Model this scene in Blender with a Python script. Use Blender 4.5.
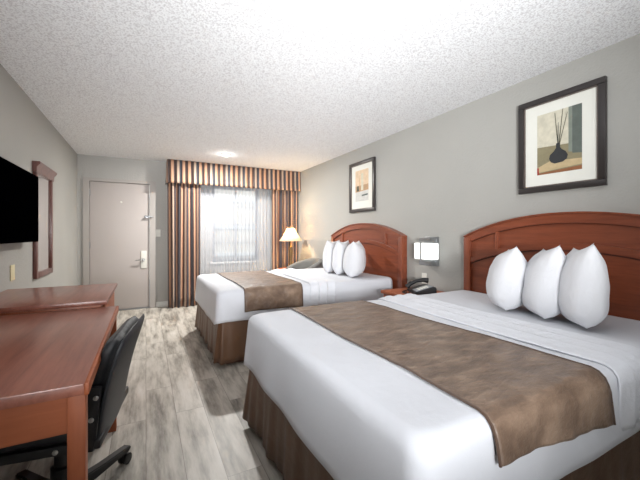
import bpy, bmesh, math, random
from mathutils import Vector, Matrix, noise
random.seed(7)
for o in list(bpy.data.objects): bpy.data.objects.remove(o)
S = bpy.context.scene; C = S.collection
PI = math.pi; R = math.radians

# ------------------------------------------------------------------ camera
cam = bpy.data.cameras.new('camera'); co = bpy.data.objects.new('camera', cam); C.objects.link(co)
co.location = (0, 0, 1.208); co.rotation_euler = (R(90), 0, -math.atan(174/330))
cam.sensor_width = 36; cam.lens = 330/640*36; cam.shift_y = -5/640; cam.clip_start = .02
S.camera = co
# ------------------------------------------------------------------ world, sun, large lights, exposure
w = bpy.data.worlds.new('world'); S.world = w; w.use_nodes = True
w.node_tree.nodes['Background'].inputs[0].default_value = (.82, .90, 1, 1)
w.node_tree.nodes['Background'].inputs[1].default_value = 1.5
def light(name, kind, loc, rot, power, size=None, col=(1,1,1), sy=None, spread=180):
    l = bpy.data.lights.new(name, kind); l.energy = power; l.color = col
    if kind == 'AREA':
        l.size = size; l.spread = R(spread)
        if sy: l.shape = 'RECTANGLE'; l.size_y = sy
    elif kind == 'POINT': l.shadow_soft_size = size
    elif kind == 'SUN': l.angle = R(3)
    o = bpy.data.objects.new(name, l); C.objects.link(o); o.location = loc; o.rotation_euler = rot
    return o
light('sun', 'SUN', (0, -5, 12), (R(40), 0, R(-25)), .7, col=(1, .96, .9))
# the photographer's two flash heads behind the camera, both turned up to the ceiling
light('zoomed_flash', 'AREA', (-.1, -1.35, 1.27), (R(104), 0, R(-20)), 38, .9, (.98, .99, 1), .5, spread=69)
light('bounce_flash', 'AREA', (.6, -1.55, .4), (R(140), 0, 0), 9, 2.2, (.97, .985, 1), spread=112)
VS = S.view_settings; S.display_settings.display_device = 'sRGB'
VS.view_transform = 'Standard'; VS.look = 'None'; VS.gamma = 1; VS.use_curve_mapping = False
VS.exposure = 0.76

# ------------------------------------------------------------------ materials
def lin(c):
    return tuple((x/255/12.92 if x/255 <= .04045 else ((x/255+.055)/1.055)**2.4) for x in c) + (1,)
class NM:
    def __init__(s, name):
        s.m = bpy.data.materials.new(name); s.m.use_nodes = True; s.t = s.m.node_tree; s.n = s.t.nodes
        s.b = s.n['Principled BSDF']
    def add(s, typ, **kw):
        x = s.n.new(typ)
        for k, v in kw.items():
            if k in x.inputs.keys(): x.inputs[k].default_value = v
            else: setattr(x, k, v)
        return x
    def link(s, a, b): s.t.links.new(a, b)
    def coord(s, scale=(1,1,1), kind='Object'):
        c = s.add('ShaderNodeTexCoord'); mp = s.add('ShaderNodeMapping'); mp.inputs['Scale'].default_value = scale
        s.link(c.outputs[kind], mp.inputs[0]); return mp.outputs[0]
    def noise(s, vec, scale, detail=3, rough=.5):
        x = s.add('ShaderNodeTexNoise'); x.inputs['Scale'].default_value = scale; x.inputs['Detail'].default_value = detail
        x.inputs['Roughness'].default_value = rough; s.link(vec, x.inputs['Vector']); return x.outputs['Fac']
    def ramp(s, fac, stops, interp='LINEAR'):
        r = s.add('ShaderNodeValToRGB'); r.color_ramp.interpolation = interp; e = r.color_ramp.elements
        while len(e) < len(stops): e.new(.5)
        for k, (p, c) in enumerate(stops): e[k].position = p; e[k].color = c
        s.link(fac, r.inputs[0]); return r.outputs[0]
    def bump(s, h, strength, dist=.01):
        b = s.add('ShaderNodeBump'); b.inputs['Strength'].default_value = strength; b.inputs['Distance'].default_value = dist
        s.link(h, b.inputs['Height']); s.link(b.outputs[0], s.b.inputs['Normal']); return b
    def math(s, op, a, b=None):
        x = s.add('ShaderNodeMath', operation=op)
        for k, v in ((0, a), (1, b)):
            if v is None: continue
            if isinstance(v, (int, float)): x.inputs[k].default_value = v
            else: s.link(v, x.inputs[k])
        return x.outputs[0]
def plain(name, c, rough=.5, metal=0, spec=.5, nscale=30, nb=0.0, emis=None, es=1, var=.04):
    m = NM(name); col = lin(c); m.b.inputs['Roughness'].default_value = rough; m.b.inputs['Metallic'].default_value = metal
    m.b.inputs['Specular IOR Level'].default_value = spec
    v = m.coord(); f = m.noise(v, nscale)
    lo = tuple(x*(1-var) for x in col[:3])+(1,); hi = tuple(min(1, x*(1+var)) for x in col[:3])+(1,)
    m.link(m.ramp(f, [(.3, lo), (.7, hi)]), m.b.inputs['Base Color'])
    if nb: m.bump(f, nb)
    if emis: m.b.inputs['Emission Color'].default_value = lin(emis); m.b.inputs['Emission Strength'].default_value = es
    return m.m
def wood(name, dark, light_, axis, rough=.3, coat=.3, rings=9, spec=.5):
    m = NM(name); sc = [14, 14, 14]; sc[axis] = 1.1
    v = m.coord(tuple(sc)); f = m.noise(v, 1.6, 6, .6); f2 = m.noise(m.coord(tuple(q*5 for q in sc)), 2, 3)
    mx = m.math('ADD', m.math('MULTIPLY', f, .8), m.math('MULTIPLY', f2, .2))
    m.link(m.ramp(mx, [(.3, lin(dark)), (.7, lin(light_))]), m.b.inputs['Base Color'])
    m.b.inputs['Roughness'].default_value = rough; m.b.inputs['Coat Weight'].default_value = coat; m.b.inputs['Coat Roughness'].default_value = .25
    m.b.inputs['Specular IOR Level'].default_value = spec
    m.bump(mx, .06, .004); return m.m
def paint(name, c, bscale=60, bs=.25, rough=.75, dist=.004):
    m = NM(name); v = m.coord(); f = m.noise(v, bscale, 4, .6); g = m.noise(v, 1.1, 2)
    col = lin(c); m.link(m.ramp(g, [(.3, tuple(x*.96 for x in col[:3])+(1,)), (.7, tuple(x*1.03 for x in col[:3])+(1,))]), m.b.inputs['Base Color'])
    m.b.inputs['Roughness'].default_value = rough; m.bump(f, bs, dist); return m.m
M = {}
M['wall'] = paint('grey_wall_paint', (168, 167, 162), 45, .5, .7, .006)
M['wall_cool'] = paint('grey_wall_paint_entry', (170, 168, 164), 45, .5, .7, .006)
M['trim'] = plain('white_trim', (216, 216, 212), .45)
M['muntin'] = plain('muntin_aluminium', (142, 143, 146), .5)
M['door'] = paint('door_paint', (180, 172, 168), 20, .08, .5)
M['doorframe'] = paint('door_frame_paint', (166, 160, 155), 20, .08, .5)
m = NM('popcorn_ceiling'); v = m.coord(); f = m.noise(v, 110, 3, .7)
vo = m.add('ShaderNodeTexVoronoi'); vo.inputs['Scale'].default_value = 100; m.link(v, vo.inputs['Vector'])
h = m.math('ADD', m.math('MULTIPLY', f, 1.2), m.math('MULTIPLY', vo.outputs['Distance'], -.8))
m.link(m.ramp(h, [(.0, lin((212, 212, 214))), (.22, lin((238, 240, 242))), (.6, lin((246, 248, 249)))]), m.b.inputs['Base Color'])
m.b.inputs['Roughness'].default_value = .9; m.bump(h, .22, .012); M['ceiling'] = m.m
# floor planks along Y
m = NM('grey_vinyl_planks'); c = m.add('ShaderNodeTexCoord'); mp = m.add('ShaderNodeMapping'); mp.inputs['Rotation'].default_value = (0, 0, PI/2)
m.link(c.outputs['Object'], mp.inputs[0])
br = m.add('ShaderNodeTexBrick'); br.offset = .37; br.inputs['Scale'].default_value = 1; br.inputs['Brick Width'].default_value = 1.22
br.inputs['Row Height'].default_value = .18; br.inputs['Mortar Size'].default_value = .0015; br.inputs['Bias'].default_value = 0
br.inputs['Color1'].default_value = (0, 0, 0, 1); br.inputs['Color2'].default_value = (1, 1, 1, 1); br.inputs['Mortar'].default_value = (.3, .3, .3, 1)
m.link(mp.outputs[0], br.inputs['Vector'])
ob = m.add('ShaderNodeMapping'); ob.inputs['Scale'].default_value = (10, 1.7, 1); m.link(c.outputs['Object'], ob.inputs[0])
off = m.add('ShaderNodeVectorMath', operation='ADD'); m.link(ob.outputs[0], off.inputs[0])
sc = m.add('ShaderNodeVectorMath', operation='SCALE'); sc.inputs['Scale'].default_value = 7; m.link(br.outputs['Color'], sc.inputs[0]); m.link(sc.outputs[0], off.inputs[1])
g1 = m.noise(off.outputs[0], 1.3, 6, .62)
ob2 = m.add('ShaderNodeMapping'); ob2.inputs['Scale'].default_value = (60, 3, 1); m.link(c.outputs['Object'], ob2.inputs[0]); g2 = m.noise(ob2.outputs[0], 1, 3)
mix = m.math('ADD', m.math('MULTIPLY', g1, .82), m.math('ADD', m.math('MULTIPLY', g2, .12), m.math('MULTIPLY', br.outputs['Color'], .06)))
colr = m.ramp(mix, [(.32, lin((94, 89, 82))), (.45, lin((158, 152, 142))), (.55, lin((190, 184, 174))), (.70, lin((208, 203, 195)))])
mm = m.add('ShaderNodeMix', data_type='RGBA'); m.link(br.outputs['Fac'], mm.inputs['Factor']); m.link(colr, mm.inputs['A']); mm.inputs['B'].default_value = lin((118, 110, 100))
m.link(mm.outputs['Result'], m.b.inputs['Base Color']); m.b.inputs['Roughness'].default_value = .42; m.bump(mix, .1, .003); M['floor'] = m.m
M['desk_top'] = wood('cherry_top', (116, 62, 47), (160, 98, 78), 1, .33, .5)
M['desk'] = wood('cherry_leg', (144, 72, 36), (172, 94, 54), 2, .5, .08)
M['desk_y'] = wood('cherry_rail', (144, 72, 36), (172, 94, 54), 0, .5, .08)
M['head'] = wood('cherry_headboard', (104, 49, 29), (144, 75, 47), 1, .38, .25)
M['head_v'] = wood('cherry_stile', (110, 52, 31), (146, 77, 49), 2, .38, .25)
M['head_groove'] = wood('cherry_groove', (62, 26, 18), (84, 38, 26), 1, .5, .1)
M['mirror_wood'] = wood('mirror_wood', (82, 46, 40), (120, 74, 64), 2, .3, .4)
def cloth(name, c, rough=.85, sheen=.2, wr=.25, scale=6, var=.05, fine=350, fb=.08):
    m = NM(name); v = m.coord(); a = m.noise(v, scale, 4, .55); b = m.noise(v, fine, 1)
    col = lin(c); m.link(m.ramp(a, [(.3, tuple(x*(1-var) for x in col[:3])+(1,)), (.7, tuple(min(1, x*(1+var)) for x in col[:3])+(1,))]), m.b.inputs['Base Color'])
    m.b.inputs['Roughness'].default_value = rough; m.b.inputs['Sheen Weight'].default_value = sheen
    hh = m.math('ADD', m.math('MULTIPLY', a, 1), m.math('MULTIPLY', b, fb)); m.bump(hh, wr, .03); return m.m
M['sheet'] = cloth('white_bedding', (211, 213, 219), .8, .05, .25, 5, .01)
M['sheet_fold'] = cloth('white_sheet_fold', (217, 219, 225), .8, .1, .5, 9, .015)
M['pillow'] = cloth('white_pillowcase', (218, 219, 223), .85, .1, .4, 9, .01)
M['skirt'] = cloth('brown_bed_skirt', (94, 66, 45), .5, .05, .3, 8, .05)
m = NM('brown_satin_runner'); v = m.coord((1, 2.2, 1)); a = m.noise(v, 7, 5, .6); b = m.noise(m.coord(), 300, 1)
m.link(m.ramp(a, [(.28, lin((84, 66, 54))), (.5, lin((116, 95, 79))), (.72, lin((150, 127, 108)))]), m.b.inputs['Base Color'])
m.b.inputs['Roughness'].default_value = .42; m.b.inputs['Sheen Weight'].default_value = .05; m.bump(a, .7, .03); M['runner'] = m.m
M['hem'] = cloth('dark_brown_hem', (78, 56, 42), .6)
M['black'] = plain('black_plastic', (26, 26, 28), .42, 0, .5, 200, .02)
M['black_fabric'] = cloth('black_seat_fabric', (24, 25, 28), .6, .08, .3, 12)
M['shell'] = plain('chair_shell', (38, 40, 44), .45, 0, .5, 260, .15)
M['screen'] = plain('tv_screen', (1, 1, 2), .7, 0, 0)
M['tvbody'] = plain('tv_body', (3, 3, 4), .7, 0, 0)
M['steel'] = plain('brushed_steel', (176, 176, 174), .3, .9)
M['dark_steel'] = plain('dark_nickel', (150, 152, 154), .32, .85)
M['brass'] = plain('antique_brass', (120, 96, 66), .3, .85)
M['plate'] = plain('switch_plate', (222, 220, 212), .5)
M['plate_y'] = plain('almond_plate', (216, 206, 168), .5)
M['frame_black'] = plain('black_picture_frame', (44, 39, 38), .35, 0, .6)
M['frame_silver'] = plain('frame_silver_edge', (120, 110, 104), .35, .6)
M['mat_board'] = plain('mat_board', (224, 224, 216), .8, var=.01)
M['phone_grey'] = plain('phone_grey', (150, 152, 156), .45)
M['armchair'] = cloth('grey_upholstery', (104, 103, 100), .85, .3, .3)
M['dark_wood'] = wood('dark_wood', (60, 34, 24), (88, 52, 36), 2, .4)
m = NM('mirror_glass'); m.b.inputs['Metallic'].default_value = 1; m.b.inputs['Roughness'].default_value = .03; m.b.inputs['Base Color'].default_value = (.86, .86, .85, 1); M['mirror'] = m.m
m = NM('window_glass'); m.b.inputs['Transmission Weight'].default_value = 1; m.b.inputs['Roughness'].default_value = 0; m.b.inputs['IOR'].default_value = 1.02; M['glass'] = m.m
# translucent sheer: mix of transparent, translucent, diffuse
def sheer(name, c, alpha):
    m = NM(name); t = m.t; tr = m.add('ShaderNodeBsdfTransparent'); tl = m.add('ShaderNodeBsdfTranslucent'); df = m.add('ShaderNodeBsdfDiffuse')
    tl.inputs[0].default_value = lin(c); df.inputs[0].default_value = lin(c)
    f = m.noise(m.coord((1, 1, .02)), 90, 2)
    a = m.add('ShaderNodeMixShader'); a.inputs[0].default_value = .5; m.link(tl.outputs[0], a.inputs[1]); m.link(df.outputs[0], a.inputs[2])
    b = m.add('ShaderNodeMixShader'); m.link(m.math('ADD', m.math('MULTIPLY', f, .16), alpha-.08), b.inputs[0]); m.link(tr.outputs[0], b.inputs[1]); m.link(a.outputs[0], b.inputs[2])
    m.link(b.outputs[0], m.n['Material Output'].inputs[0]); return m.m
M['sheer'] = sheer('sheer_voile', (226, 230, 240), .36)
def stripes(name, period, val=False):
    m = NM(name); u = m.add('ShaderNodeUVMap'); sp = m.add('ShaderNodeSeparateXYZ'); m.link(u.outputs[0], sp.inputs[0])
    fr = m.math('FRACT', m.math('DIVIDE', sp.outputs[0], period))
    D1, T1, RD, NV, T2 = (lin(q) for q in ((54, 36, 32), (176, 134, 106), (90, 54, 44), (46, 46, 54), (166, 142, 124)))
    colr = m.ramp(fr, [(0, D1), (.1, T1), (.24, RD), (.30, D1), (.38, T2), (.5, RD), (.55, NV), (.68, T1), (.8, RD), (.86, NV)], 'CONSTANT') if not val else m.ramp(fr, [(0, D1), (.18, T1), (.333, RD), (.36, D1), (.53, T2), (.667, NV), (.85, T1)], 'CONSTANT')
    m.link(colr, m.b.inputs['Base Color']); m.b.inputs['Roughness'].default_value = .6; m.b.inputs['Sheen Weight'].default_value = .2
    m.bump(m.noise(m.coord(), 300, 1), .1, .003); return m.m
M['stripe'] = stripes('striped_curtain', .46)
M['stripe_v'] = stripes('striped_valance', .261, True)
m = NM('lamp_shade'); c1 = lin((245, 228, 200)); m.b.inputs['Base Color'].default_value = c1
tl = m.add('ShaderNodeBsdfTranslucent'); tl.inputs[0].default_value = c1; mx = m.add('ShaderNodeMixShader'); mx.inputs[0].default_value = .6
f = m.noise(m.coord(), 120); m.bump(f, .05); m.b.inputs['Emission Color'].default_value = lin((255, 226, 186)); m.b.inputs['Emission Strength'].default_value = .5
m.link(m.b.outputs[0], mx.inputs[1]); m.link(tl.outputs[0], mx.inputs[2]); m.link(mx.outputs[0], m.n['Material Output'].inputs[0]); M['shade'] = m.m
M['glow_white'] = plain('frosted_glass', (240, 242, 240), .5, emis=(245, 250, 248), es=.5)
M['glow_puck'] = plain('puck_glow', (255, 252, 240), .5, emis=(255, 250, 238), es=2.6)
M['bulb'] = plain('bulb_glow', (255, 240, 210), .5, emis=(255, 214, 160), es=6)
M['facade'] = paint('facade_stucco', (214, 206, 192), 30, .2)
M['facade_dark'] = plain('facade_window', (120, 126, 130), .2)
M['asphalt'] = paint('asphalt', (120, 120, 118), 30, .3)
for k, cc in dict(cream=(202, 197, 178), sand=(136, 128, 100), sage=(92, 100, 94), sagel=(126, 134, 124), ledge=(188, 168, 130), char=(46, 48, 50), twig=(84, 82, 66), rust=(140, 92, 60), peach=(214, 190, 160), tan=(178, 146, 112), mist=(196, 196, 192), redtag=(150, 50, 40)).items():
    M[k] = plain('print_'+k, cc, .7, nscale=25, var=.10)

# ------------------------------------------------------------------ mesh helpers
base = {}
def link(name, bm, mat, parent=None, smooth=40, uv=False):
    me = bpy.data.meshes.new(name)
    if parent is not None:
        bmesh.ops.translate(bm, vec=-Vector(base[parent.name]), verts=bm.verts)
    bmesh.ops.recalc_face_normals(bm, faces=bm.faces) if smooth is not None and not uv else None
    bm.to_mesh(me); bm.free()
    for mt in (mat if isinstance(mat, (list, tuple)) else [mat]): me.materials.append(M[mt] if isinstance(mt, str) else mt)
    if smooth:
        for p in me.polygons: p.use_smooth = True
        if smooth < 170: me.set_sharp_from_angle(angle=R(smooth))
    o = bpy.data.objects.new(name, me); C.objects.link(o)
    if parent is not None:
        o.parent = parent; base[o.name] = base[parent.name]
    else: base[o.name] = (0, 0, 0)
    return o
def tag(o, label=None, cat=None, group=None, kind=None):
    if label: o['label'] = label
    if cat: o['category'] = cat
    if group: o['group'] = group
    if kind: o['kind'] = kind
    return o
def thing(name, label, cat, loc, group=None):
    o = bpy.data.objects.new(name, None); C.objects.link(o); o.location = loc; o.empty_display_size = .1
    base[o.name] = tuple(loc); return tag(o, label, cat, group)
def struct(name, bm, mat, **k):
    o = link(name, bm, mat, None, **k); o['kind'] = 'structure'; return o
def NB(): return bmesh.new()
def merge(bm, t):
    me = bpy.data.meshes.new('tmp'); t.to_mesh(me); t.free(); bm.from_mesh(me); bpy.data.meshes.remove(me)
def box(bm, x0, x1, y0, y1, z0, z1, bev=0, seg=2, mat=0, rot=None):
    t = bmesh.new(); bmesh.ops.create_cube(t, size=1)
    for v in t.verts: v.co = Vector(((x0+x1)/2+v.co.x*(x1-x0), (y0+y1)/2+v.co.y*(y1-y0), (z0+z1)/2+v.co.z*(z1-z0)))
    if bev: bmesh.ops.bevel(t, geom=t.edges[:], offset=bev, segments=seg, affect='EDGES', profile=.6)
    if rot is not None: bmesh.ops.transform(t, matrix=rot, verts=t.verts)
    for f in t.faces: f.material_index = mat
    merge(bm, t); return bm
def B(*a, **k): return box(NB(), *a, **k)
def lathe(bm, prof, c=(0,0,0), seg=28, mat=0, rot=None):
    t = bmesh.new(); rings = []
    for r, z in prof: rings.append([t.verts.new((r*math.cos(2*PI*k/seg), r*math.sin(2*PI*k/seg), z)) for k in range(seg)])
    for a, b in zip(rings, rings[1:]):
        for k in range(seg): t.faces.new((a[k], a[(k+1) % seg], b[(k+1) % seg], b[k]))
    if prof[0][0] > 1e-4: t.faces.new(rings[0][::-1])
    if prof[-1][0] > 1e-4: t.faces.new(rings[-1])
    bmesh.ops.remove_doubles(t, verts=t.verts, dist=1e-5)
    for f in t.faces: f.material_index = mat
    mtx = Matrix.Translation(c) @ (rot if rot is not None else Matrix())
    bmesh.ops.transform(t, matrix=mtx, verts=t.verts); merge(bm, t); return bm
def tube(bm, pts, r, seg=10, mat=0):
    pts = [Vector(p) for p in pts]; t = bmesh.new(); rings = []
    rr = r if isinstance(r, (list, tuple)) else [r]*len(pts)
    for i, p in enumerate(pts):
        d = (pts[min(i+1, len(pts)-1)]-pts[max(i-1, 0)]).normalized()
        a = d.cross(Vector((0, 0, 1)));
        if a.length < .05: a = d.cross(Vector((0, 1, 0)))
        a.normalize(); b = d.cross(a)
        rings.append([t.verts.new(p+(a*math.cos(2*PI*k/seg)+b*math.sin(2*PI*k/seg))*rr[i]) for k in range(seg)])
    for a, b in zip(rings, rings[1:]):
        for k in range(seg): t.faces.new((a[k], a[(k+1) % seg], b[(k+1) % seg], b[k]))
    t.faces.new(rings[0][::-1]); t.faces.new(rings[-1])
    for f in t.faces: f.material_index = mat
    merge(bm, t); return bm
def grid(nx, ny, fn, closed=False):
    bm = bmesh.new(); vs = [[bm.verts.new(fn(i/(nx-1) if not closed else i/nx, j/(ny-1))) for j in range(ny)] for i in range(nx)]
    for i in range(nx if closed else nx-1):
        for j in range(ny-1):
            bm.faces.new((vs[i][j], vs[(i+1) % nx][j], vs[(i+1) % nx][j+1], vs[i][j+1]))
    return bm
def prism(bm, pts, axis, d0, d1, mat=0, bev=0):
    """extrude a 2D outline; axis 'x': pts=(y,z), 'y': pts=(x,z), 'z': pts=(x,y)"""
    t = bmesh.new()
    def P(p, d): return {'x': (d, p[0], p[1]), 'y': (p[0], d, p[1]), 'z': (p[0], p[1], d)}[axis]
    a = [t.verts.new(P(p, d0)) for p in pts]; b = [t.verts.new(P(p, d1)) for p in pts]
    t.faces.new(a); t.faces.new(b[::-1])
    for k in range(len(pts)): t.faces.new((a[k], b[k], b[(k+1) % len(pts)], a[(k+1) % len(pts)]))
    bmesh.ops.recalc_face_normals(t, faces=t.faces)
    if bev: bmesh.ops.bevel(t, geom=[e for e in t.edges if len(e.link_faces) == 2 and e.calc_face_angle(0) > .6], offset=bev, segments=2, affect='EDGES')
    for f in t.faces: f.material_index = mat
    merge(bm, t); return bm

# ------------------------------------------------------------------ the room
XL, XR, D, H, YB = -.925, 2.67, 6.16, 2.44, -2.0
struct('floor', B(XL-.15, XR+.15, YB-.15, D+.15, -.12, 0), 'floor', smooth=None)
struct('ceiling', B(XL-.15, XR+.15, YB-.15, D+.15, H, H+.15), 'ceiling', smooth=None)
struct('wall_left', B(XL-.15, XL, YB, D, 0, H), 'wall', smooth=None)
struct('wall_right', B(XR, XR+.15, YB, D, 0, H), 'wall', smooth=None)
struct('wall_front', B(XL, XR, YB-.15, YB, 0, H), 'wall', smooth=None)
WX0, WX1, WZ0, WZ1 = 1.06, 1.92, .72, 2.10
DX0, DX1, DZ = -.80, .085, 2.07      # rough door opening
bm = NB()
box(bm, XL, DX0, D, D+.15, 0, H); box(bm, DX0, DX1, D, D+.15, DZ, H); box(bm, DX1, WX0, D, D+.15, 0, H)
box(bm, WX0, WX1, D, D+.15, 0, WZ0); box(bm, WX0, WX1, D, D+.15, WZ1, H); box(bm, WX1, XR, D, D+.15, 0, H)
struct('wall_back', bm, 'wall_cool', smooth=None)
bm = NB(); box(bm, .15, XR-.014, D-.014, D, 0, .09, .004); struct('baseboard_back', bm, 'trim')
struct('baseboard_right', B(XR-.014, XR, YB, D, 0, .09, bev=.004), 'trim')
struct('baseboard_left', B(XL, XL+.014, YB, D-.02, 0, .09, bev=.004), 'trim')
struct('baseboard_front', B(XL+.014, XR-.014, YB, YB+.014, 0, .09, bev=.004), 'trim')
# door casing
bm = NB(); prism(bm, [(-.855, 0), (-.855, 2.095), (.145, 2.095), (.145, 0), (.052, 0), (.052, 2.045), (-.772, 2.045), (-.772, 0)], 'y', D-.02, D-.0005, bev=.004)
box(bm, -.80, -.772, D, D+.12, 0, 2.05); box(bm, .052, .085, D, D+.12, 0, 2.05); box(bm, -.80, .085, D, D+.12, 2.045, 2.07)
struct('trim_1', bm, 'doorframe')
struct('trim_2', B(-.772, .052, D-.01, D+.12, 0, .018, bev=.004), 'dark_steel')
door = struct('door_1', B(-.768, .048, D+.012, D+.055, .02, 2.041, bev=.003), 'door')
ln = link('lock_plate', B(-.075, .012, D-.006, D+.0125, .66, .95, bev=.01), 'plate', door)
bm = NB(); lathe(bm, [(.026, 0), (.026, .02), (.012, .024), (.012, .05)], (-.038, D-.006, .80), 20, rot=Matrix.Rotation(R(90), 4, 'X'))
tube(bm, [(-.038, D-.052, .80), (-.08, D-.056, .80), (-.15, D-.05, .798)], [.011, .010, .008]); link('lever_handle', bm, 'steel', ln)
for z in (.35, 1.05, 1.86):
    bm = NB(); lathe(bm, [(.008, 0), (.008, .1)], (-.768, D+.004, z-.05), 12); link('hinge', bm, 'dark_steel', door)
bm = NB(); lathe(bm, [(.016, 0), (.016, .006), (.006, .008), (0, .008)], (-.352, D+.013, 1.735), 18, rot=Matrix.Rotation(R(90), 4, 'X')); link('peephole', bm, 'plate', door)
bm = NB(); box(bm, -.02, .05, D-.004, D+.013, 1.49, 1.53, .003); box(bm, .012, .11, D-.05, D-.035, 1.50, 1.515, .003); box(bm, .0, .014, D-.05, D+.01, 1.495, 1.52, .002)
link('door_guard', bm, 'dark_steel', door)

# window: frame, muntins, glass
wn = struct('window_1', prism(NB(), [(WX0, WZ0), (WX1, WZ0), (WX1, WZ1), (WX0, WZ1)], 'y', D+.085, D+.089), 'glass', smooth=None)
fr = NB()
for a in ((WX0, WX0+.045, WZ0, WZ1), (WX1-.045, WX1, WZ0, WZ1), (WX0+.045, WX1-.045, WZ0, WZ0+.05), (WX0+.045, WX1-.045, WZ1-.045, WZ1)):
    box(fr, a[0], a[1], D+.05, D+.12, a[2], a[3], .003)
link('window_frame', fr, 'muntin', wn)
mu = NB(); box(mu, 1.476, 1.504, D+.06, D+.08, WZ0+.05, WZ1-.045, .002)
for z in (1.06, 1.40, 1.735): box(mu, WX0+.045, WX1-.045, D+.062, D+.078, z-.014, z+.014, .002)
link('muntins', mu, 'muntin', wn)
sl = link('window_sill', B(WX0-.04, WX1+.04, D-.03, D+.05, WZ0-.03, WZ0, bev=.004), 'trim', wn)

# outside
struct('ground_outside', B(-8, 12, D+.2, 16, -.2, -.05), 'asphalt', smooth=None)
fb = thing('motel_wing', 'pale stucco building wing seen through the sheer curtains', 'building', (2, 10.5, -.05))
link('wall', B(-6, 11, 10.5, 10.8, -.05, 5.2), 'facade', fb, smooth=None)
for k in range(4):
    link('siding_band', B(-6, 11, 10.46, 10.5, .55+.85*k, .65+.85*k), 'trim', fb, smooth=None)
for x in (-1.5, 1.2, 4.2, 7): 
    wf = link('window_trim', B(x-.6, x+.6, 10.44, 10.5, 3.4, 4.6), 'trim', fb, smooth=None); link('pane', B(x-.5, x+.5, 10.42, 10.445, 3.5, 4.5), 'facade_dark', wf, smooth=None)

# ------------------------------------------------------------------ curtains
def curtain(name, x0, x1, y, z0, z1, folds, amp, fabric, mat, label, seed, thick=.003, group=None, n=None, cat='curtain'):
    n = n or folds*14; rnd = random.Random(seed); ph = [rnd.uniform(-.6, .6) for _ in range(folds+2)]
    def off(u, t):
        k = u*folds; i = int(k) % (folds+1); p = ph[i]+(ph[i+1]-ph[i])*(k-int(k))
        return amp*(.55+.45*t)*math.sin(2*PI*k+p*t*1.4)+amp*.25*math.sin(5.1*k+seed)
    bm = grid(n, 14, lambda u, t: Vector((x0+(x1-x0)*u+.012*math.sin(9*u+seed)*t, y+off(u, t), z1+(z0-z1)*t)))
    uvl = bm.loops.layers.uv.new('UVMap')
    L = fabric
    bm.verts.index_update()
    for f in bm.faces:
        for l in f.loops:
            i, j = divmod(l.vert.index, 14); l[uvl].uv = (L*i/(n-1), l.vert.co.z)
    o = link(name, bm, mat, None, 180, uv=True)
    if thick: s = o.modifiers.new('thickness', 'SOLIDIFY'); s.thickness = thick; s.offset = 0
    return tag(o, label, cat, group)
curtain('window_curtain', .31, .83, 5.955, .006, 2.30, 5, .038, 1.25, 'stripe', 'brown and tan striped drape hanging left of the window, nearest the door', 1)
curtain('window_curtain', 2.12, 2.655, 5.97, .006, 2.30, 5, .038, 1.35, 'stripe', 'brown and tan striped drape hanging in the corner behind the table lamp', 2)
curtain('sheer_curtain', .81, 1.49, 6.07, .05, 2.28, 9, .018, 1, 'sheer', 'white sheer curtain over the left half of the window', 3, 0)
curtain('sheer_curtain', 1.50, 2.12, 6.07, .05, 2.28, 9, .018, 1, 'sheer', 'white sheer curtain over the right half of the window', 5, 0)
vt = thing('valance', 'brown and tan striped pleated box valance above the window, touching the ceiling', 'valance', (1.5, 5.95, 2.05))
path = [(.30, D-.002), (.30, 5.85)] ; path_r = [(XR-.004, 5.85)]
pts = []; 
N1 = 12
for i in range(N1): pts.append((.31, D-.002-(D-5.87)*i/N1))
N2 = 260
for i in range(N2+1): pts.append((.31+(XR-.004-.31)*i/N2, 5.87))
def val(u, t):
    i = min(int(round(u*(len(pts)-1))), len(pts)-1); x, y = pts[i]
    rip = .011*math.sin(x*2*PI/.087)*(.35+.65*t)
    if i >= N1: y += -rip-.02*t*t
    else: x += -.012*t+.006*math.sin(y*60)
    return Vector((x, y, 2.438+(2.055-2.438)*t+(.004*math.sin(x*2*PI/.087) if t > .9 else 0)))
n = len(pts); bm = grid(n, 9, val); uvl = bm.loops.layers.uv.new('UVMap'); bm.verts.index_update()
for f in bm.faces:
    for l in f.loops:
        i, j = divmod(l.vert.index, 9); l[uvl].uv = ((i-N1)*(XR-.31)/N2, 0)
o = link('valance_fabric', bm, 'stripe_v', vt, 180, uv=True); s = o.modifiers.new('thickness', 'SOLIDIFY'); s.thickness = .004
link('valance_board', B(.32, XR-.01, 5.89, D-.004, 2.40, 2.43), 'dark_wood', vt)
bm = NB(); tube(bm, [(.33, 6.0, 2.32), (XR-.01, 6.0, 2.32)], .011); tube(bm, [(.33, 6.07, 2.30), (XR-.01, 6.07, 2.30)], .008)
for x in (.34, XR-.03): box(bm, x, x+.012, 5.99, D-.002, 2.29, 2.34)
link('curtain_rod', bm, 'steel', vt)

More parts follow.
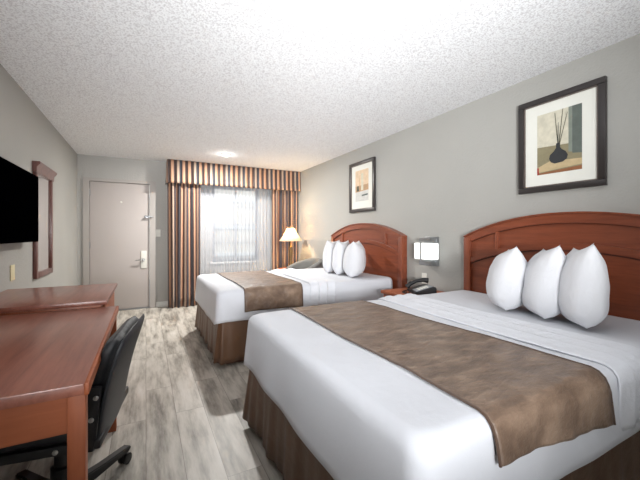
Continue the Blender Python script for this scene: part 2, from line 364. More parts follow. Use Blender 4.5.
# ------------------------------------------------------------------ beds
def ring_pts(x0, x1, y0, y1, r, nseg):
    """U path from head end near side, round the foot, back to the head end far side"""
    P = []
    L1 = (x1-x0-r); L2 = (y1-y0-2*r); nc = 8
    for i in range(nseg): P.append((x1-L1*i/nseg, y0, 0, -1))
    for i in range(nc): a = PI/2*i/nc; P.append((x0+r-r*math.sin(a), y0+r-r*math.cos(a), -math.sin(a), -math.cos(a)))
    m2 = int(nseg*.8)
    for i in range(m2): P.append((x0, y0+r+L2*i/m2, -1, 0))
    for i in range(nc): a = PI/2*i/nc; P.append((x0+r-r*math.cos(a), y1-r+r*math.sin(a), -math.cos(a), math.sin(a)))
    for i in range(nseg+1): P.append((x0+r+L1*i/nseg, y1, 0, 1))
    return P
def drape_surface(x0, x1, y0, y1, zt, zb, r=.06, er=.05, seed=0, flare=.015, near_up=.0):
    """coverlet: rounded top edge, hanging sides"""
    nseg = 60; P = ring_pts(x0, x1, y0, y1, r, nseg); n = len(P); yc = (y0+y1)/2; hw = (y1-y0)/2
    prof = []   # (inset toward centre, z)
    for q in (1, .8, .6, .45, .3, .2): prof.append((hw*q, zt+.0*q))
    for k in range(6): a = PI/2*k/5; prof.append((er*(1-math.sin(a)), zt-er*(1-math.cos(a))))
    for k in range(1, 9): prof.append((-flare*k/8, zt-er+(zb-zt+er)*k/8))
    vals = []
    bm = bmesh.new(); V = []
    for j, (ins, z) in enumerate(prof):
        row = []
        for i, (px, py, nx, ny) in enumerate(P):
            if ins >= 0:
                # inset: shrink y toward centre, shift foot inward
                s = 1-ins/hw; x = px+(ins*max(0, min(1, -nx)) if ins > 0 else 0)
                fx = (px-x0)/(x1-x0)
                x = x0+ins+(px-x0)*(x1-x0-ins)/(x1-x0); y = yc+(py-yc)*s
            else: x = px-nx*ins; y = py-ny*ins
            zz = z
            if ins <= 0:
                t = (j-11)/8; ph = i*.37
                a = .002*t*math.sin(ph+seed)+.006*t*noise.noise(Vector((i*.13, j*.1, seed)))
                corner = abs(nx*ny)*4 if nx and ny else 0
                a += .006*t*corner
                x += nx*a; y += ny*a; zz += .006*t*noise.noise(Vector((i*.05, 3, seed)))+near_up*t*max(0, -ny)
            else: zz += .006*noise.noise(Vector((x*3, y*3, seed)))
            row.append(bm.verts.new((x, y, zz)))
        V.append(row)
    for a, b in zip(V, V[1:]):
        for i in range(n-1): bm.faces.new((a[i], a[i+1], b[i+1], b[i]))
    bmesh.ops.remove_doubles(bm, verts=bm.verts, dist=1e-4)
    return bm
def skirt_surface(x0, x1, y0, y1, zt, zb, seed):
    P = ring_pts(x0, x1, y0, y1, .03, 90); n = len(P); bm = bmesh.new(); V = []
    cum = 0; last = None; c1 = 90+4; c2 = 90+8+72+4
    for j in range(8):
        t = j/7; row = []
        for i, (px, py, nx, ny) in enumerate(P):
            a = .008+.022*t+(.011*math.sin(i*.42+seed)+.006*math.sin(i*1.13+seed*2))*t
            for c in (c1, c2):
                d = abs(i-c)
                if d < 12: a += .05*t*math.exp(-(d/5)**2)
                if d < 1.5: a -= .03*t
            row.append(bm.verts.new((px+nx*a, py+ny*a, zt+(zb-zt)*t)))
        V.append(row)
    for a, b in zip(V, V[1:]):
        for i in range(n-1): bm.faces.new((a[i], a[i+1], b[i+1], b[i]))
    return bm
def solid(o, th, off=-1):
    s = o.modifiers.new('thickness', 'SOLIDIFY'); s.thickness = th; s.offset = off
    return o
X0, X1 = .575, 2.56
def side_profile(y0, y1, zt, er, hang, t, g):
    """path across the bed over the top; t in 0..1; hang = z of lower ends; g = gap outward"""
    top = (y1-y0)-2*er; arc = PI/2*er; h = zt-er-hang; L = 2*h+2*arc+top; s = t*L
    if s < h: return (y0-g, hang+s, 0)
    s -= h
    if s < arc: a = s/er; return (y0+er-(er+g)*math.cos(a), zt-er+(er+g)*math.sin(a), 1)
    s -= arc
    if s < top: return (y0+er+s, zt+g, 2)
    s -= top
    if s < arc: a = s/er; return (y1-er+(er+g)*math.sin(a), zt-er+(er+g)*math.cos(a), 1)
    s -= arc
    return (y1+g, zt-er-s, 0)
def bed(yc, which, seed, runx, foldx, hw=.72, X0=X0):
    y0, y1 = yc-hw, yc+hw; zt = .70
    near = which == 'near'
    ad = 'nearest the camera' if near else 'farther from the camera, by the window'
    b = thing('bed', 'bed '+ad+', brown pleated skirt under the white cover', 'bed', (1.58, yc, 0), 'two made-up beds')
    link('bed_base', B(X0+.09, X1, y0+.07, y1-.07, 0, .37, bev=.01), 'dark_wood', b)
    link('mattress', B(X0+.035, X1, y0+.035, y1-.035, .37, zt-.012, bev=.06, seg=4), 'sheet', b)
    solid(link('bed_skirt', skirt_surface(X0+.03, X1, y0+.03, y1-.03, .46, .045, seed), 'skirt', b, 180), .004, 0)
    c = link('coverlet', drape_surface(X0, X1+.02, y0, y1, zt, .385, seed=seed, er=.05, near_up=.055 if near else .03), 'sheet', None, 180); solid(c, .008, 0)
    tag(c, 'smooth white coverlet spread over the bed '+('nearest the camera' if near else 'by the window'), 'bedspread', 'white coverlets')
    # runner
    g = .010; (xf0, xf1, xn0, xn1) = runx
    def rf(u, t, e=0):
        y, z, k = side_profile(y0, y1, zt, .05, .49, t, g+e)
        x = xn0+(xf0-xn0)*t+u*((xn1+(xf1-xn1)*t)-(xn0+(xf0-xn0)*t))
        if k == 0:
            d = (zt-.05-z)/.16; z = z if not near or y > yc else zt-.05-(zt-.05-z)*(.37+.36*u); y += (-1 if y < yc else 1)*(.004+.008*d+.005*d*math.sin(u*13+seed)+.002*d*math.sin(u*37)); 
            z += .004*math.sin(u*5)*d
        else:
            z += .004*max(0, noise.noise(Vector((x*6, y*6, seed+4)))) + .002*max(0, noise.noise(Vector((x*16, y*13, seed+9))))
        return Vector((x+.006*math.sin(y*7+seed), y, z))
    r = thing('bed_runner', ('brown satin bed runner with wrinkles across the foot of the bed nearest the camera' if near else 'brown satin bed runner across the foot of the bed by the window'), 'bed runner', (.5*(xf0+xf1), yc, zt), 'brown bed runners')
    solid(link('runner_cloth', grid(34, 110, lambda u, t: rf(u, t)), 'runner', r, 180), .005, 1 if False else 0)
    for k, u in enumerate((0, 1)):
        bm = NB(); tube(bm, [rf(u, t/90, .0015) for t in range(91)], .0045, 6); link('hem', bm, 'hem', r)
    # folded top sheet near the pillows
    fx0, fx1 = foldx
    def ff(u, t):
        y, z, k = side_profile(y0, y1, zt, .05, .475, t, .008)
        x = fx0+(fx1-fx0)*u+.012*math.sin(y*3+seed)+.07*(t-.5)
        s = .004+.019*((u*3) % 1)**1.6*min(1, (1-((u*3) % 1))/.14)
        if u in (0, 1): s = 0
        if k == 2: z += s
        elif k == 1: z += s*.7; y += (-1 if y < yc else 1)*s*.7
        else: y += (-1 if y < yc else 1)*s
        return Vector((x, y, z))
    sf = solid(link('folded_sheet', grid(61, 90, ff), 'sheet_fold', None, 180), .006, 0)
    tag(sf, 'folded band of white top sheet beside the pillows on the bed '+('nearest the camera' if near else 'by the window'), 'sheet', 'folded top sheets')
    return y0, y1
bed(1.345, 'near', 1.0, (.87, 1.44, .84, 1.49), (1.59, 1.90), .765)
bed(3.77, 'far', 2.3, (.82, 1.43, .82, 1.41), (1.54, 1.84), .71, .57)

# headboards
def headboard(yc, label):
    hb = thing('headboard', label, 'headboard', (2.63, yc, 0), 'arched cherry headboards')
    w_ = .817; zs, za = 1.187, 1.357
    def top(y, inset=0, s=0):
        t = y/w_; return zs-inset+(za-zs)*(1-abs(t)**2.1)
    N = 40
    # back board
    pts = [(yc-w_, .0), (yc+w_, .0)]+[(yc+w_-2*w_*i/N, top(w_-2*w_*i/N)) for i in range(N+1)]
    link('back_board', prism(NB(), pts, 'x', 2.615, 2.662, bev=0), 'head', hb)
    # arched top rail
    up = [(yc-w_+2*w_*i/N, top(-w_+2*w_*i/N)) for i in range(N+1)]; lo = [(p[0], p[1]-.065) for p in up]
    link('top_rail', prism(NB(), lo+up[::-1], 'x', 2.593, 2.616, bev=.003), 'head', hb)
    cap = [(p[0], p[1]+.012) for p in up]; link('top_cap', prism(NB(), up+cap[::-1], 'x', 2.582, 2.668, bev=.003), 'head_v', hb)
    for s in (-1, 1):
        y = yc+s*(w_-.0325); link('stile', B(2.588, 2.616, y-.033, y+.033, 0, zs-.005, bev=.003), 'head_v', hb)
        yy = yc+s*.50; up2 = top(.50)-.06
        link('rail_divider', B(2.596, 2.616, yy-.014, yy+.014, top(.5)-.205, up2, bev=.002), 'head_v', hb)
    # second arched rail
    i0 = [(yc-.76+1.52*i/N, top(-.76+1.52*i/N)-.205) for i in range(N+1)]; i1 = [(p[0], p[1]-.05) for p in i0]
    link('middle_rail', prism(NB(), i1+i0[::-1], 'x', 2.597, 2.616, bev=.003), 'head', hb)
    for a, nm in ((i1, 'panel_groove'), ([(p[0], p[1]+.206-.06) for p in i0], 'upper_groove')):
        b_ = [(p[0], p[1]-.010) for p in a]; link(nm, prism(NB(), b_+a[::-1], 'x', 2.6135, 2.6165), 'head_groove', hb)
    return hb
headboard(1.255, 'arched cherry wood headboard of the bed nearest the camera, cut by the right picture edge')
headboard(3.715, 'arched cherry wood headboard of the bed by the window, behind its pillows')

# pillows: local x = long axis, y = thickness, z = height
def pillow_mesh(L=.56, Hh=.42, T=.25, seed=0):
    def fn_(side):
        def f(u, t):
            a, b = u*2-1, t*2-1
            e = (1-abs(a)**2.6)*(1-abs(b)**2.6)
            th = T/2*max(1-abs(a)**2.4, 0)**(.55 if b > 0 else .55-.2*abs(b))*max(1-abs(b)**(2.0 if b > 0 else 3.4), 0)**(.66 if b > 0 else .5)
            pin = 1-.10*(1-(a*a))*0
            x = a*L/2*(1-.10*(1-b*b)*0-.07*(b*b)*(1-abs(a)**6)*0)
            # concave edges, pointed ears
            x = a*L/2*(1-.09*(1-b*b)**1.0*abs(a)**3)*(1 if b > 0 else 1-.30*abs(b)**2.5); z = b*Hh/2*((1-.12*(1-a*a)*b**3) if b > 0 else 1)
            w_ = .010*noise.noise(Vector((a*2.2, b*2.2, seed+side)))
            return Vector((x, side*(th+w_*e), z))
        return f
    bm = grid(30, 26, fn_(1)); t = grid(30, 26, fn_(-1)); bmesh.ops.reverse_faces(t, faces=t.faces); merge(bm, t)
    bmesh.ops.remove_doubles(bm, verts=bm.verts, dist=.0006); return bm
def pillow(x, y, rz, tilt, lean, label, seed, L=.46, Hh=.445, T=.225, zoff=.0):
    bm = pillow_mesh(L, Hh, T, seed)
    # flattened seat: sits with its bottom edge on the bed
    for v in bm.verts:
        z = v.co.z+Hh/2
        if z < .06: v.co.y *= 1.0; 
        k = max(0, 1-z/.16); v.co.y *= 1+.15*k*(1-k)
        v.co.z = max(z, .012*0)-.0
    o = link('pillow', bm, 'pillow', None, 180)
    o.location = (x, y, .712+zoff); o.rotation_euler = (tilt, lean, rz)
    return tag(o, label, 'pillow')
pg = 'row of pillows on the near bed'
a = R(36)
def prow(pts, labels, group, sd):
    for k, ((x, y, rz, tilt, lean, hh, tt), lb) in enumerate(zip(pts, labels)):
        p = pillow(x, y, R(rz), R(tilt), R(lean), lb, sd+k, Hh=hh, T=tt); p['group'] = group
prow([(2.16, 1.41, 38, 8, 5, .415, .245), (2.155, 1.175, 38, 9, 5, .43, .235), (2.14, .955, 35, 3, 5, .44, .22)],
     ['plump white pillow on the near bed, leftmost of its three, nearest the wall lamp', 'plump white pillow in the middle of the three on the near bed', 'plump white pillow on the near bed, rightmost of its three'],
     'pillows standing on the near bed', 1)
prow([(2.24, 3.90, 38, 3, 0, .43, .21), (2.24, 3.65, 40, 3, 0, .43, .21), (2.23, 3.36, 47, 5, 0, .43, .26)],
     ['pillow on the far bed, leftmost of its three, toward the window', 'pillow in the middle of the three on the far bed', 'bright white pillow on the far bed, rightmost and nearest of its three'],
     'pillows standing on the far bed', 5)

# ------------------------------------------------------------------ nightstand with phone
ns = thing('nightstand', 'cherry wood nightstand between the two beds', 'nightstand', (2.41, 2.51, 0))
NY0, NY1 = 2.24, 2.74
link('body', B(2.18, 2.655, NY0+.015, NY1-.015, .05, .605, bev=.003), 'head_v', ns)
link('top', B(2.155, 2.662, NY0, NY1, .605, .637, bev=.006), 'desk_y', ns)
link('plinth', B(2.20, 2.655, NY0+.03, NY1-.03, 0, .05), 'dark_wood', ns)
dr = link('drawer', B(2.166, 2.181, NY0+.035, NY1-.035, .43, .585, bev=.003), 'desk_y', ns)
bm = NB(); lathe(bm, [(.006, 0), (.006, .014), (.014, .02), (.012, .028), (0, .03)], (2.166, 2.49, .51), 16, rot=Matrix.Rotation(R(-90), 4, 'Y')); link('knob', bm, 'brass', dr)
dd = link('door', B(2.166, 2.181, NY0+.035, NY1-.035, .07, .415, bev=.003), 'head_v', ns)
bm = NB(); lathe(bm, [(.006, 0), (.006, .014), (.014, .02), (.012, .028), (0, .03)], (2.166, 2.62, .32), 16, rot=Matrix.Rotation(R(-90), 4, 'Y')); link('knob', bm, 'brass', dd)
ph = thing('telephone', 'black and silver desk telephone on the nightstand', 'telephone', (0, 0, 0))
bm = prism(NB(), [(-.09, 0), (.10, 0), (.10, .058), (.08, .066), (-.09, .018)], 'y', -.11, .11, bev=.006); link('phone_body', bm, 'black', ph)
slope = math.atan2(.048, .17)
mt = Matrix.Translation((.0, 0, .0445)) @ Matrix.Rotation(-slope, 4, 'Y')
link('face_plate', box(NB(), -.075, .075, -.095, .01, .0, .004, .002, rot=mt), 'phone_grey', ph)
kb = NB()
for i in range(4):
    for j in range(3): box(kb, -.045+.024*i, -.029+.024*i, .008-.09+.024*j, .026-.09+.024*j, .003, .008, .001, rot=mt)
link('keypad', kb, 'plate', ph)
bm = NB(); tube(bm, [mt @ Vector(p) for p in ((-.10, .065, .024), (-.06, .065, .044), (0, .065, .052), (.06, .065, .044), (.10, .065, .026))], [.024, .019, .016, .019, .025], 14)
hs = link('handset', bm, 'black', ph)
bm = NB(); tube(bm, [(-.09, .075, .02)]+[(-.10+.01*math.cos(i*1.3)-.06*math.sin(i/36*PI), .06-.16*i/36, .010+.006*math.sin(i*1.3)) for i in range(37)], .003, 6); link('cord', bm, 'black', ph)
ph.location = (2.40, 2.42, .639); ph.rotation_euler = (0, 0, R(-24)); ph.scale = (1.12, 1.12, 1.12)

# ------------------------------------------------------------------ wall lamp (sconce)
sc_ = thing('wall_lamp', 'nickel wall lamp with boxy white glass shade above the nightstand', 'lamp', (XR, 2.54, 1.04))
# curved backplate, arched away from wall
link('back_plate', B(2.63, XR-.001, 2.43, 2.60, .885, 1.19, bev=.004), 'dark_steel', sc_)
for z0, z1 in ((1.14, 1.182), (.895, .94)):
    link('bracket', B(2.555, 2.632, 2.435, 2.60, z0, z1, bev=.003), 'dark_steel', sc_)
link('glass_shade', B(2.53, 2.628, 2.40, 2.645, .955, 1.125, bev=.008), 'glow_white', sc_)
link('clip', B(2.520, 2.532, 2.54, 2.552, .945, 1.135, bev=.002), 'dark_steel', sc_)
tag(link('outlet_plate', B(XR-.007, XR-.0005, 2.60, 2.67, .68, .795, bev=.003), 'plate'), 'white outlet plate on the right wall just above the telephone', 'outlet')
tag(link('outlet_plate', B(XL+.0005, XL+.007, 3.35, 3.44, .855, .975, bev=.003), 'plate_y'), 'almond outlet plate on the left wall below the television', 'outlet')
sp_ = tag(link('light_switch', B(.145, .215, D-.008, D-.0005, 1.18, 1.30, bev=.003), 'plate'), 'white light switch on the back wall between door and striped curtain', 'switch')
link('toggle', B(.174, .186, D-.018, D-.007, 1.225, 1.25, bev=.002), 'plate', sp_)

# ------------------------------------------------------------------ pictures on the right wall
def picture(name, y0, y1, z0, z1, fw, matw, label, paint_fn):
    p = thing(name, label, 'picture', (XR, (y0+y1)/2, (z0+z1)/2), 'framed prints on the right wall')
    for nm, a in (('frame_rail', (y0, y1, z1-fw, z1)), ('frame_rail', (y0, y1, z0, z0+fw)), ('frame_stile', (y0, y0+fw, z0+fw, z1-fw)), ('frame_stile', (y1-fw, y1, z0+fw, z1-fw))):
        link(nm, B(XR-.034, XR-.001, *a, bev=.006), 'frame_black', p)
    bm = NB(); e = .008
    for a in ((y0+fw-.001, y1-fw+.001, z1-fw-e, z1-fw), (y0+fw-.001, y1-fw+.001, z0+fw, z0+fw+e), (y0+fw, y0+fw+e, z0+fw, z1-fw), (y1-fw-e, y1-fw, z0+fw, z1-fw)): box(bm, XR-.026, XR-.012, *a)
    link('inner_lip', bm, 'frame_silver', p)
    link('mat_board', B(XR-.016, XR-.012, y0+fw, y1-fw, z0+fw, z1-fw), 'mat_board', p)
    ay0, ay1, az0, az1 = y0+fw+matw[0], y1-fw-matw[1], z0+fw+matw[2], z1-fw-matw[3]
    mats = []; bm = NB(); lay = [0]
    def U(u, v): return (ay1+(ay0-ay1)*u, az0+(az1-az0)*v)   # u runs left to right as seen from the room
    def poly(pts, m):
        if m not in mats: mats.append(m)
        lay[0] += 1; d = XR-.0165-.00025*lay[0]
        f = bm.faces.new([bm.verts.new((d, *U(*q))) for q in pts]); f.material_index = mats.index(m)
    def bar(a, b, w0, w1, m):
        dx, dy = b[0]-a[0], b[1]-a[1]; l = math.hypot(dx, dy); nx, ny = -dy/l, dx/l
        poly([(a[0]+nx*w0, a[1]+ny*w0), (b[0]+nx*w1, b[1]+ny*w1), (b[0]-nx*w1, b[1]-ny*w1), (a[0]-nx*w0, a[1]-ny*w0)], m)
    paint_fn(poly, bar)
    link('art_print', bm, mats, p, smooth=None)
    return p
def big(poly, bar):
    poly([(0, 0), (1, 0), (1, 1), (0, 1)], 'cream'); poly([(0, 0), (1, 0), (1, .42), (0, .46)], 'sand')
    poly([(.72, .30), (1, .27), (1, 1), (.72, 1)], 'sagel'); poly([(.80, .27), (1, .25), (1, 1), (.80, 1)], 'sage')
    poly([(0, .12), (.30, .20), (1, .17), (1, .08), (.1, .04), (0, .03)], 'ledge'); poly([(0, 0), (1, 0), (1, .06), (.2, .035), (0, .02)], 'rust')
    poly([(.0, .0), (.05, .0), (.04, .12), (0, .12)], 'redtag')
    bar((.50, .38), (.42, .97), .012, .006, 'twig'); bar((.50, .38), (.60, 1), .012, .006, 'twig'); bar((.50, .38), (.70, .93), .010, .005, 'twig'); bar((.49, .38), (.50, .80), .010, .005, 'char')
    vase = [(.42, .15), (.60, .16), (.69, .20), (.71, .26), (.66, .32), (.58, .36), (.54, .40), (.54, .47), (.45, .47), (.45, .40), (.40, .35), (.31, .30), (.29, .24), (.33, .18)]
    poly(vase, 'char')
def small(poly, bar):
    poly([(0, 0), (1, 0), (1, 1), (0, 1)], 'peach'); poly([(0, .30), (1, .34), (1, .52), (0, .5)], 'tan'); poly([(0, 0), (1, 0), (1, .33), (0, .30)], 'mist')
    poly([(.45, .35), (.62, .35), (.62, .9), (.45, .88)], 'cream'); poly([(.1, .33), (.3, .33), (.26, .5), (.14, .5)], 'twig')
    bar((.3, .4), (.36, .85), .02, .01, 'tan'); poly([(.50, .15), (.95, .17), (.95, .22), (.50, .20)], 'sage')
picture('framed_picture', 1.03, 1.598, 1.532, 2.245, .042, (.095, .095, .09, .085), 'large black framed print of a dark vase with bare branches above the near headboard', big)
picture('framed_picture', 3.488, 4.085, 1.528, 2.236, .042, (.10, .10, .11, .08), 'small black framed pale print above the far headboard', small)

# ------------------------------------------------------------------ TV and mirror on the left wall
tv = thing('television', 'black flat television mounted on the left wall above the desk', 'television', (XL, 3.2, 1.43))
link('tv_case', B(-.862, -.828, 2.70, 3.69, 1.15, 1.715, bev=.005), 'tvbody', tv)
link('tv_screen', B(-.8285, -.8255, 2.715, 3.675, 1.17, 1.70), 'screen', tv)
link('wall_mount', B(XL+.001, -.86, 3.05, 3.35, 1.33, 1.53, bev=.004), 'black', tv)
mr = thing('wall_mirror', 'tall narrow mirror in a reddish wood frame with crown top on the left wall', 'mirror', (XL, 4.26, 1.33))
my0, my1, mz0, mz1 = 3.93, 4.54, .80, 1.86
link('mirror_glass', B(XL+.008, XL+.014, my0+.05, my1-.05, mz0+.05, mz1-.06), 'mirror', mr, smooth=None)
for y in (my0, my1-.055): link('frame_stile', B(XL+.001, XL+.03, y, y+.055, mz0, mz1-.06, bev=.005), 'mirror_wood', mr)
link('bottom_rail', B(XL+.001, XL+.03, my0+.055, my1-.055, mz0, mz0+.055, bev=.005), 'mirror_wood', mr)
bm = prism(NB(), [(XL+.001, mz1-.07), (XL+.034, mz1-.07), (XL+.036, mz1-.02), (XL+.06, mz1+.01), (XL+.06, mz1+.03), (XL+.001, mz1+.03)], 'y', my0-.025, my1+.02, bev=.002)
link('crown', bm, 'mirror_wood', mr)

# ------------------------------------------------------------------ ceiling light at the far end
cl = thing('ceiling_light', 'small bright round ceiling light near the valance', 'lamp', (1.08, 5.13, H))
bm = NB(); lathe(bm, [(.075, 0), (.075, -.012), (.06, -.016)], (1.08, 5.13, H-.0005), 32); link('trim_ring', bm, 'trim', cl)
bm = NB(); lathe(bm, [(.058, -.010), (.05, -.024), (.025, -.03), (0, -.031)], (1.08, 5.13, H), 32); link('lens', bm, 'glow_puck', cl)
light('ceiling_light_lamp', 'AREA', (1.08, 5.13, H-.035), (0, 0, 0), 50, .1, (1, .98, .94))
light('ceiling_light_halo', 'POINT', (1.08, 5.13, H-.075), (0, 0, 0), .9, .03, (1, .98, .94))

# ------------------------------------------------------------------ desk
dk = thing('desk', 'long cherry wood desk with square legs in the left foreground', 'desk', (-.54, 1.8, 0))
dx0, dx1, dy0, dy1 = XL+.003, -.152, 1.205, 2.44
link('desk_top', B(dx0, dx1-.012, dy0, dy1, .728, .762, bev=.004), 'desk_top', dk)
link('edge_band', B(dx1-.013, dx1, dy0, dy1, .726, .763, bev=.004), 'desk', dk)
for x in (dx0+.01, dx1-.056):
    for y in (dy0+.012, dy1-.058):
        link('leg', B(x, x+.046, y, y+.046, 0, .728, bev=.004), 'desk', dk)
link('end_rail', B(dx0+.057, dx1-.057, dy0+.02, dy0+.042, .615, .728), 'desk_y', dk)
link('end_rail', B(dx0+.057, dx1-.057, dy1-.042, dy1-.02, .615, .728), 'desk_y', dk)
link('rear_rail', B(dx0+.02, dx0+.042, dy0+.08, dy1-.08, .615, .728), 'desk', dk)
link('front_rail', B(dx1-.085, dx1-.064, dy0+.06, dy1-.06, .665, .728), 'desk', dk)
# dresser beyond the desk
ds = thing('dresser', 'cherry wood dresser at the far end of the desk, toward the door', 'dresser', (-.58, 2.87, 0))
link('dresser_top', B(XL+.003, -.215, 2.452, 3.29, .772, .80, bev=.005), 'desk_top', ds)
link('carcass', B(XL+.006, -.25, 2.465, 3.275, .06, .772, bev=.003), 'desk', ds)
link('plinth', B(XL+.006, -.27, 2.49, 3.25, 0, .06), 'dark_wood', ds)
for k, (z0, z1) in enumerate(((.55, .745), (.32, .53), (.085, .30))):
    d_ = link('drawer', B(-.252, -.234, 2.49, 3.25, z0, z1, bev=.003), 'desk', ds)
    bm = NB()
    for y in (2.82, 2.92): tube(bm, [(-.235, y, (z0+z1)/2), (-.212, y, (z0+z1)/2)], .004, 8)
    tube(bm, [(-.212, 2.81, (z0+z1)/2), (-.208, 2.87, (z0+z1)/2), (-.212, 2.93, (z0+z1)/2)], .005, 8); link('handle', bm, 'black', d_)

# ------------------------------------------------------------------ desk chair (local: front = -x)
ch = thing('office_chair', 'black swivel office chair on castors pulled up to the desk', 'chair', (0, 0, 0))
def cushion(x0, x1, y0, y1, z0, z1, e=.03):
    return B(x0, x1, y0, y1, z0, z1, bev=e, seg=4)
link('seat_cushion', cushion(-.27, .15, -.23, .23, .435, .52, .035), 'black_fabric', ch)
sp2 = link('seat_pan', B(-.26, .20, -.237, .237, .405, .44, bev=.008), 'black', ch)
# back: tall tapered, leaning back
def back_fn(xo, th, wt, wb, z0, z1, r=.05):
    def halfw(t): 
        w_ = wb+(wt-wb)*t; tr = max(0, (t-.86)/.14); return (w_)*(1-.10*tr*tr)
    def f(u, t):
        a = 2*PI*u; hw = halfw(t)
        cx, sy = math.cos(a), math.sin(a)
        px = math.copysign(abs(cx)**.5, cx)*th/2; py = math.copysign(abs(sy)**.35, sy)*hw
        z = z0+(z1-z0)*t; e = min(1, (1-t)/.04+.15) if t > .966 else 1; px *= e
        lean = .095*t+.03*math.sin(t*PI)*-1*.4; wrap = -.05*(py/hw)**2*hw*2*.6
        return Vector((xo+px+lean+wrap*1.0, py, z+.02*(1-(py/hw)**2)*(t > .9)*((t-.9)/.1)))
    bm = grid(40, 26, f, True); bm.verts.ensure_lookup_table()
    bm.faces.new([bm.verts[i*26] for i in range(40)]); bm.faces.new([bm.verts[i*26+25] for i in range(40)][::-1]); return bm
bmc = back_fn(.150, .055, .225, .19, .47, .80)
link('back_cushion', bmc, 'black_fabric', ch, 60)
bms = back_fn(.190, .022, .243, .205, .405, .805)
bsh = link('back_shell', bms, 'shell', ch, 60)
bm = NB()
def frame_path(sy, dx=0): return [(.24+dx+.055*((z-.405)/.4)-.012, sy*(.212+.035*(z-.405)/.4), z) for z in (.41, .5, .6, .7, .79)]
for s in (-1, 1):
    bm = NB(); prism(bm, [(.11, .40), (.18, .40), (.205, .64), (.165, .64)], 'y', s*.232-.008, s*.232+.008, bev=.003); link('side_bracket', bm, 'black', ch)
    for x, z in ((.187, .60), (.172, .52)):
        bm = NB(); lathe(bm, [(.009, 0), (.009, .004), (.004, .006), (0, .006)], (x, s*.241, z), 12, rot=Matrix.Rotation(R(90*(1 if s < 0 else -1)), 4, 'X'))
        link('bolt', bm, 'steel', ch)
    for x in (-.12, .06):
        bm = NB(); lathe(bm, [(.009, 0), (.009, .004), (.004, .006), (0, .006)], (x, s*.238, .422), 12, rot=Matrix.Rotation(R(90*(1 if s < 0 else -1)), 4, 'X'))
        link('bolt', bm, 'steel', ch)
bm = NB(); lathe(bm, [(.05, .40), (.05, .37), (.03, .36), (.03, .24), (.042, .235), (.042, .10), (.03, .07)], (0, 0, 0), 24); link('gas_column', bm, 'black', ch)
bm = NB(); lathe(bm, [(.055, .06), (.06, .10), (.045, .135), (.0, .14)], (0, 0, 0), 24)
for k in range(5):
    a = R(62)+k*2*PI/5; c_, s_ = math.cos(a), math.sin(a)
    t = bmesh.new(); merge(t, prism(NB(), [(.03, .07), (.36, .062), (.375, .075), (.375, .085), (.20, .105), (.03, .135)], 'y', -.022, .022, bev=.005))
    bmesh.ops.rotate(t, verts=t.verts, cent=(0, 0, 0), matrix=Matrix.Rotation(a, 3, 'Z')); merge(bm, t)
link('star_base', bm, 'black', ch)
for k in range(5):
    a = R(62)+k*2*PI/5; bm = NB(); rr = .355
    for s in (-1, 1):
        lathe(bm, [(.022, -.008), (.027, -.006), (.027, .006), (.022, .008)], (rr, s*.014, .0275), 20, rot=Matrix.Rotation(R(90), 4, 'X'))
    tube(bm, [(rr, -.02, .0275), (rr, .02, .0275)], .006, 8); tube(bm, [(rr, 0, .03), (rr, 0, .07)], .007, 8)
    box(bm, rr-.02, rr+.02, -.005, .005, .03, .058, .002)
    bmesh.ops.rotate(bm, verts=bm.verts, cent=(0, 0, 0), matrix=Matrix.Rotation(a, 3, 'Z')); link('caster', bm, 'black', ch)
ch.location = (-.312, 1.745, 0); ch.rotation_euler = (0, 0, R(-9))

# ------------------------------------------------------------------ corner: armchair, lamp table, lamp
ac = thing('armchair', 'grey barrel armchair between the far bed and the table lamp', 'armchair', (2.26, 4.93, 0))
def barrel(bm, cx, cy, ri, ro, z0, ztop, a0, a1):
    n = 36; rings = []
    for i in range(n+1):
        a = a0+(a1-a0)*i/n; k = abs((i/n)*2-1); zt = ztop-(.16)*max(0, k)**2.2
        row = []
        mid = (ri+ro)/2; th = (ro-ri)/2
        prof = [(ri, z0), (ri, zt-th)]+[(mid-th*math.cos(q), zt-th+th*math.sin(q)) for q in (PI*.2, PI*.35, PI*.5, PI*.65, PI*.8)]+[(ro, zt-th), (ro, z0)]
        for r_, z in prof: row.append(bm.verts.new((cx+r_*math.cos(a), cy+r_*math.sin(a), z)))
        rings.append(row)
    for a, b in zip(rings, rings[1:]):
        for j in range(len(a)): bm.faces.new((a[j], a[(j+1) % len(a)], b[(j+1) % len(a)], b[j]))
    bm.faces.new(rings[0]); bm.faces.new(rings[-1][::-1]); return bm
link('shell', barrel(NB(), 2.26, 4.93, .27, .375, .14, .815, -R(115), R(115)), 'armchair', ac, 50)
bm = NB(); lathe(bm, [(.0, .14), (.262, .14), (.265, .18), (.265, .40), (.25, .44), (.20, .455), (0, .46)], (2.26, 4.93, 0), 32); link('seat_cushion', bm, 'armchair', ac)
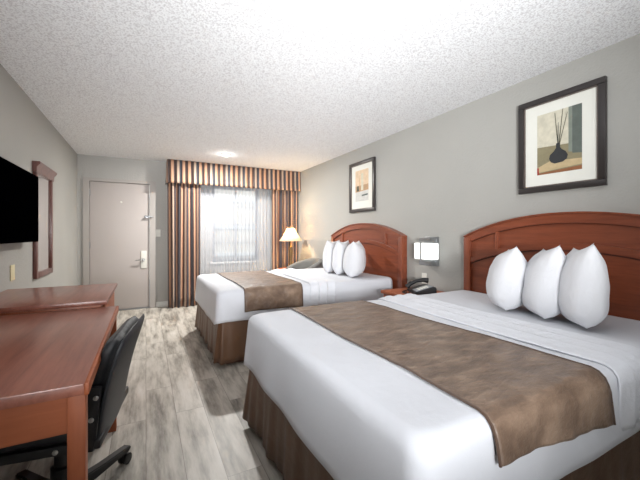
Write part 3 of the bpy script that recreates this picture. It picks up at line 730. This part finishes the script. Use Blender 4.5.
for dx, dy in ((-.2, -.2), (-.2, .2), (.22, -.2), (.22, .2)):
    bm = NB(); lathe(bm, [(.016, 0), (.024, .145)], (2.26+dx, 4.93+dy, 0), 14); link('leg', bm, 'dark_wood', ac)
tb = thing('side_table', 'small round wooden side table under the lit lamp in the corner', 'table', (2.33, 5.56, 0))
bm = NB(); lathe(bm, [(.0, .575), (.21, .575), (.225, .585), (.225, .60), (.215, .605), (0, .605)], (2.33, 5.56, 0), 40); link('tabletop', bm, 'desk_y', tb)
bm = NB(); lathe(bm, [(.13, .0), (.13, .02), (.04, .045), (.03, .12), (.045, .2), (.03, .3), (.026, .5), (.06, .575)], (2.33, 5.56, 0), 24); link('pedestal', bm, 'desk', tb)
lp = thing('table_lamp', 'lit table lamp with cream shade and slim dark base in the corner', 'lamp', (2.33, 5.56, .606))
bm = NB(); lathe(bm, [(.0, .607), (.075, .607), (.075, .625), (.05, .635), (.028, .65), (.038, .68), (.03, .70), (.026, .76), (.034, .90), (.036, .95), (.024, .99), (.03, 1.0), (.012, 1.02), (.008, 1.15)], (2.33, 5.56, 0), 24); link('base', bm, 'brass', lp)
bm = NB(); lathe(bm, [(.21, 1.10), (.165, 1.155), (.105, 1.255), (.066, 1.335)], (2.33, 5.56, 0), 40)
bmesh.ops.delete(bm, geom=[f for f in bm.faces if len(f.verts) > 4], context='FACES')
solid(link('lamp_shade', bm, 'shade', lp, 180), .003, 0)
bm = NB(); lathe(bm, [(.0, 1.15), (.016, 1.155), (.03, 1.19), (.028, 1.22), (.0, 1.24)], (2.33, 5.56, 0), 16); link('bulb', bm, 'bulb', lp)
bm = NB(); tube(bm, [(2.33, 5.56, 1.24), (2.33, 5.56, 1.36)], .004, 8)
for k in range(3): a = k*2*PI/3; tube(bm, [(2.33, 5.56, 1.33), (2.33+.065*math.cos(a), 5.56+.065*math.sin(a), 1.333)], .002, 6)
link('finial', bm, 'brass', lp)
light('table_lamp_light', 'POINT', (2.33, 5.56, 1.275), (0, 0, 0), 14, .03, (1, .74, .44))
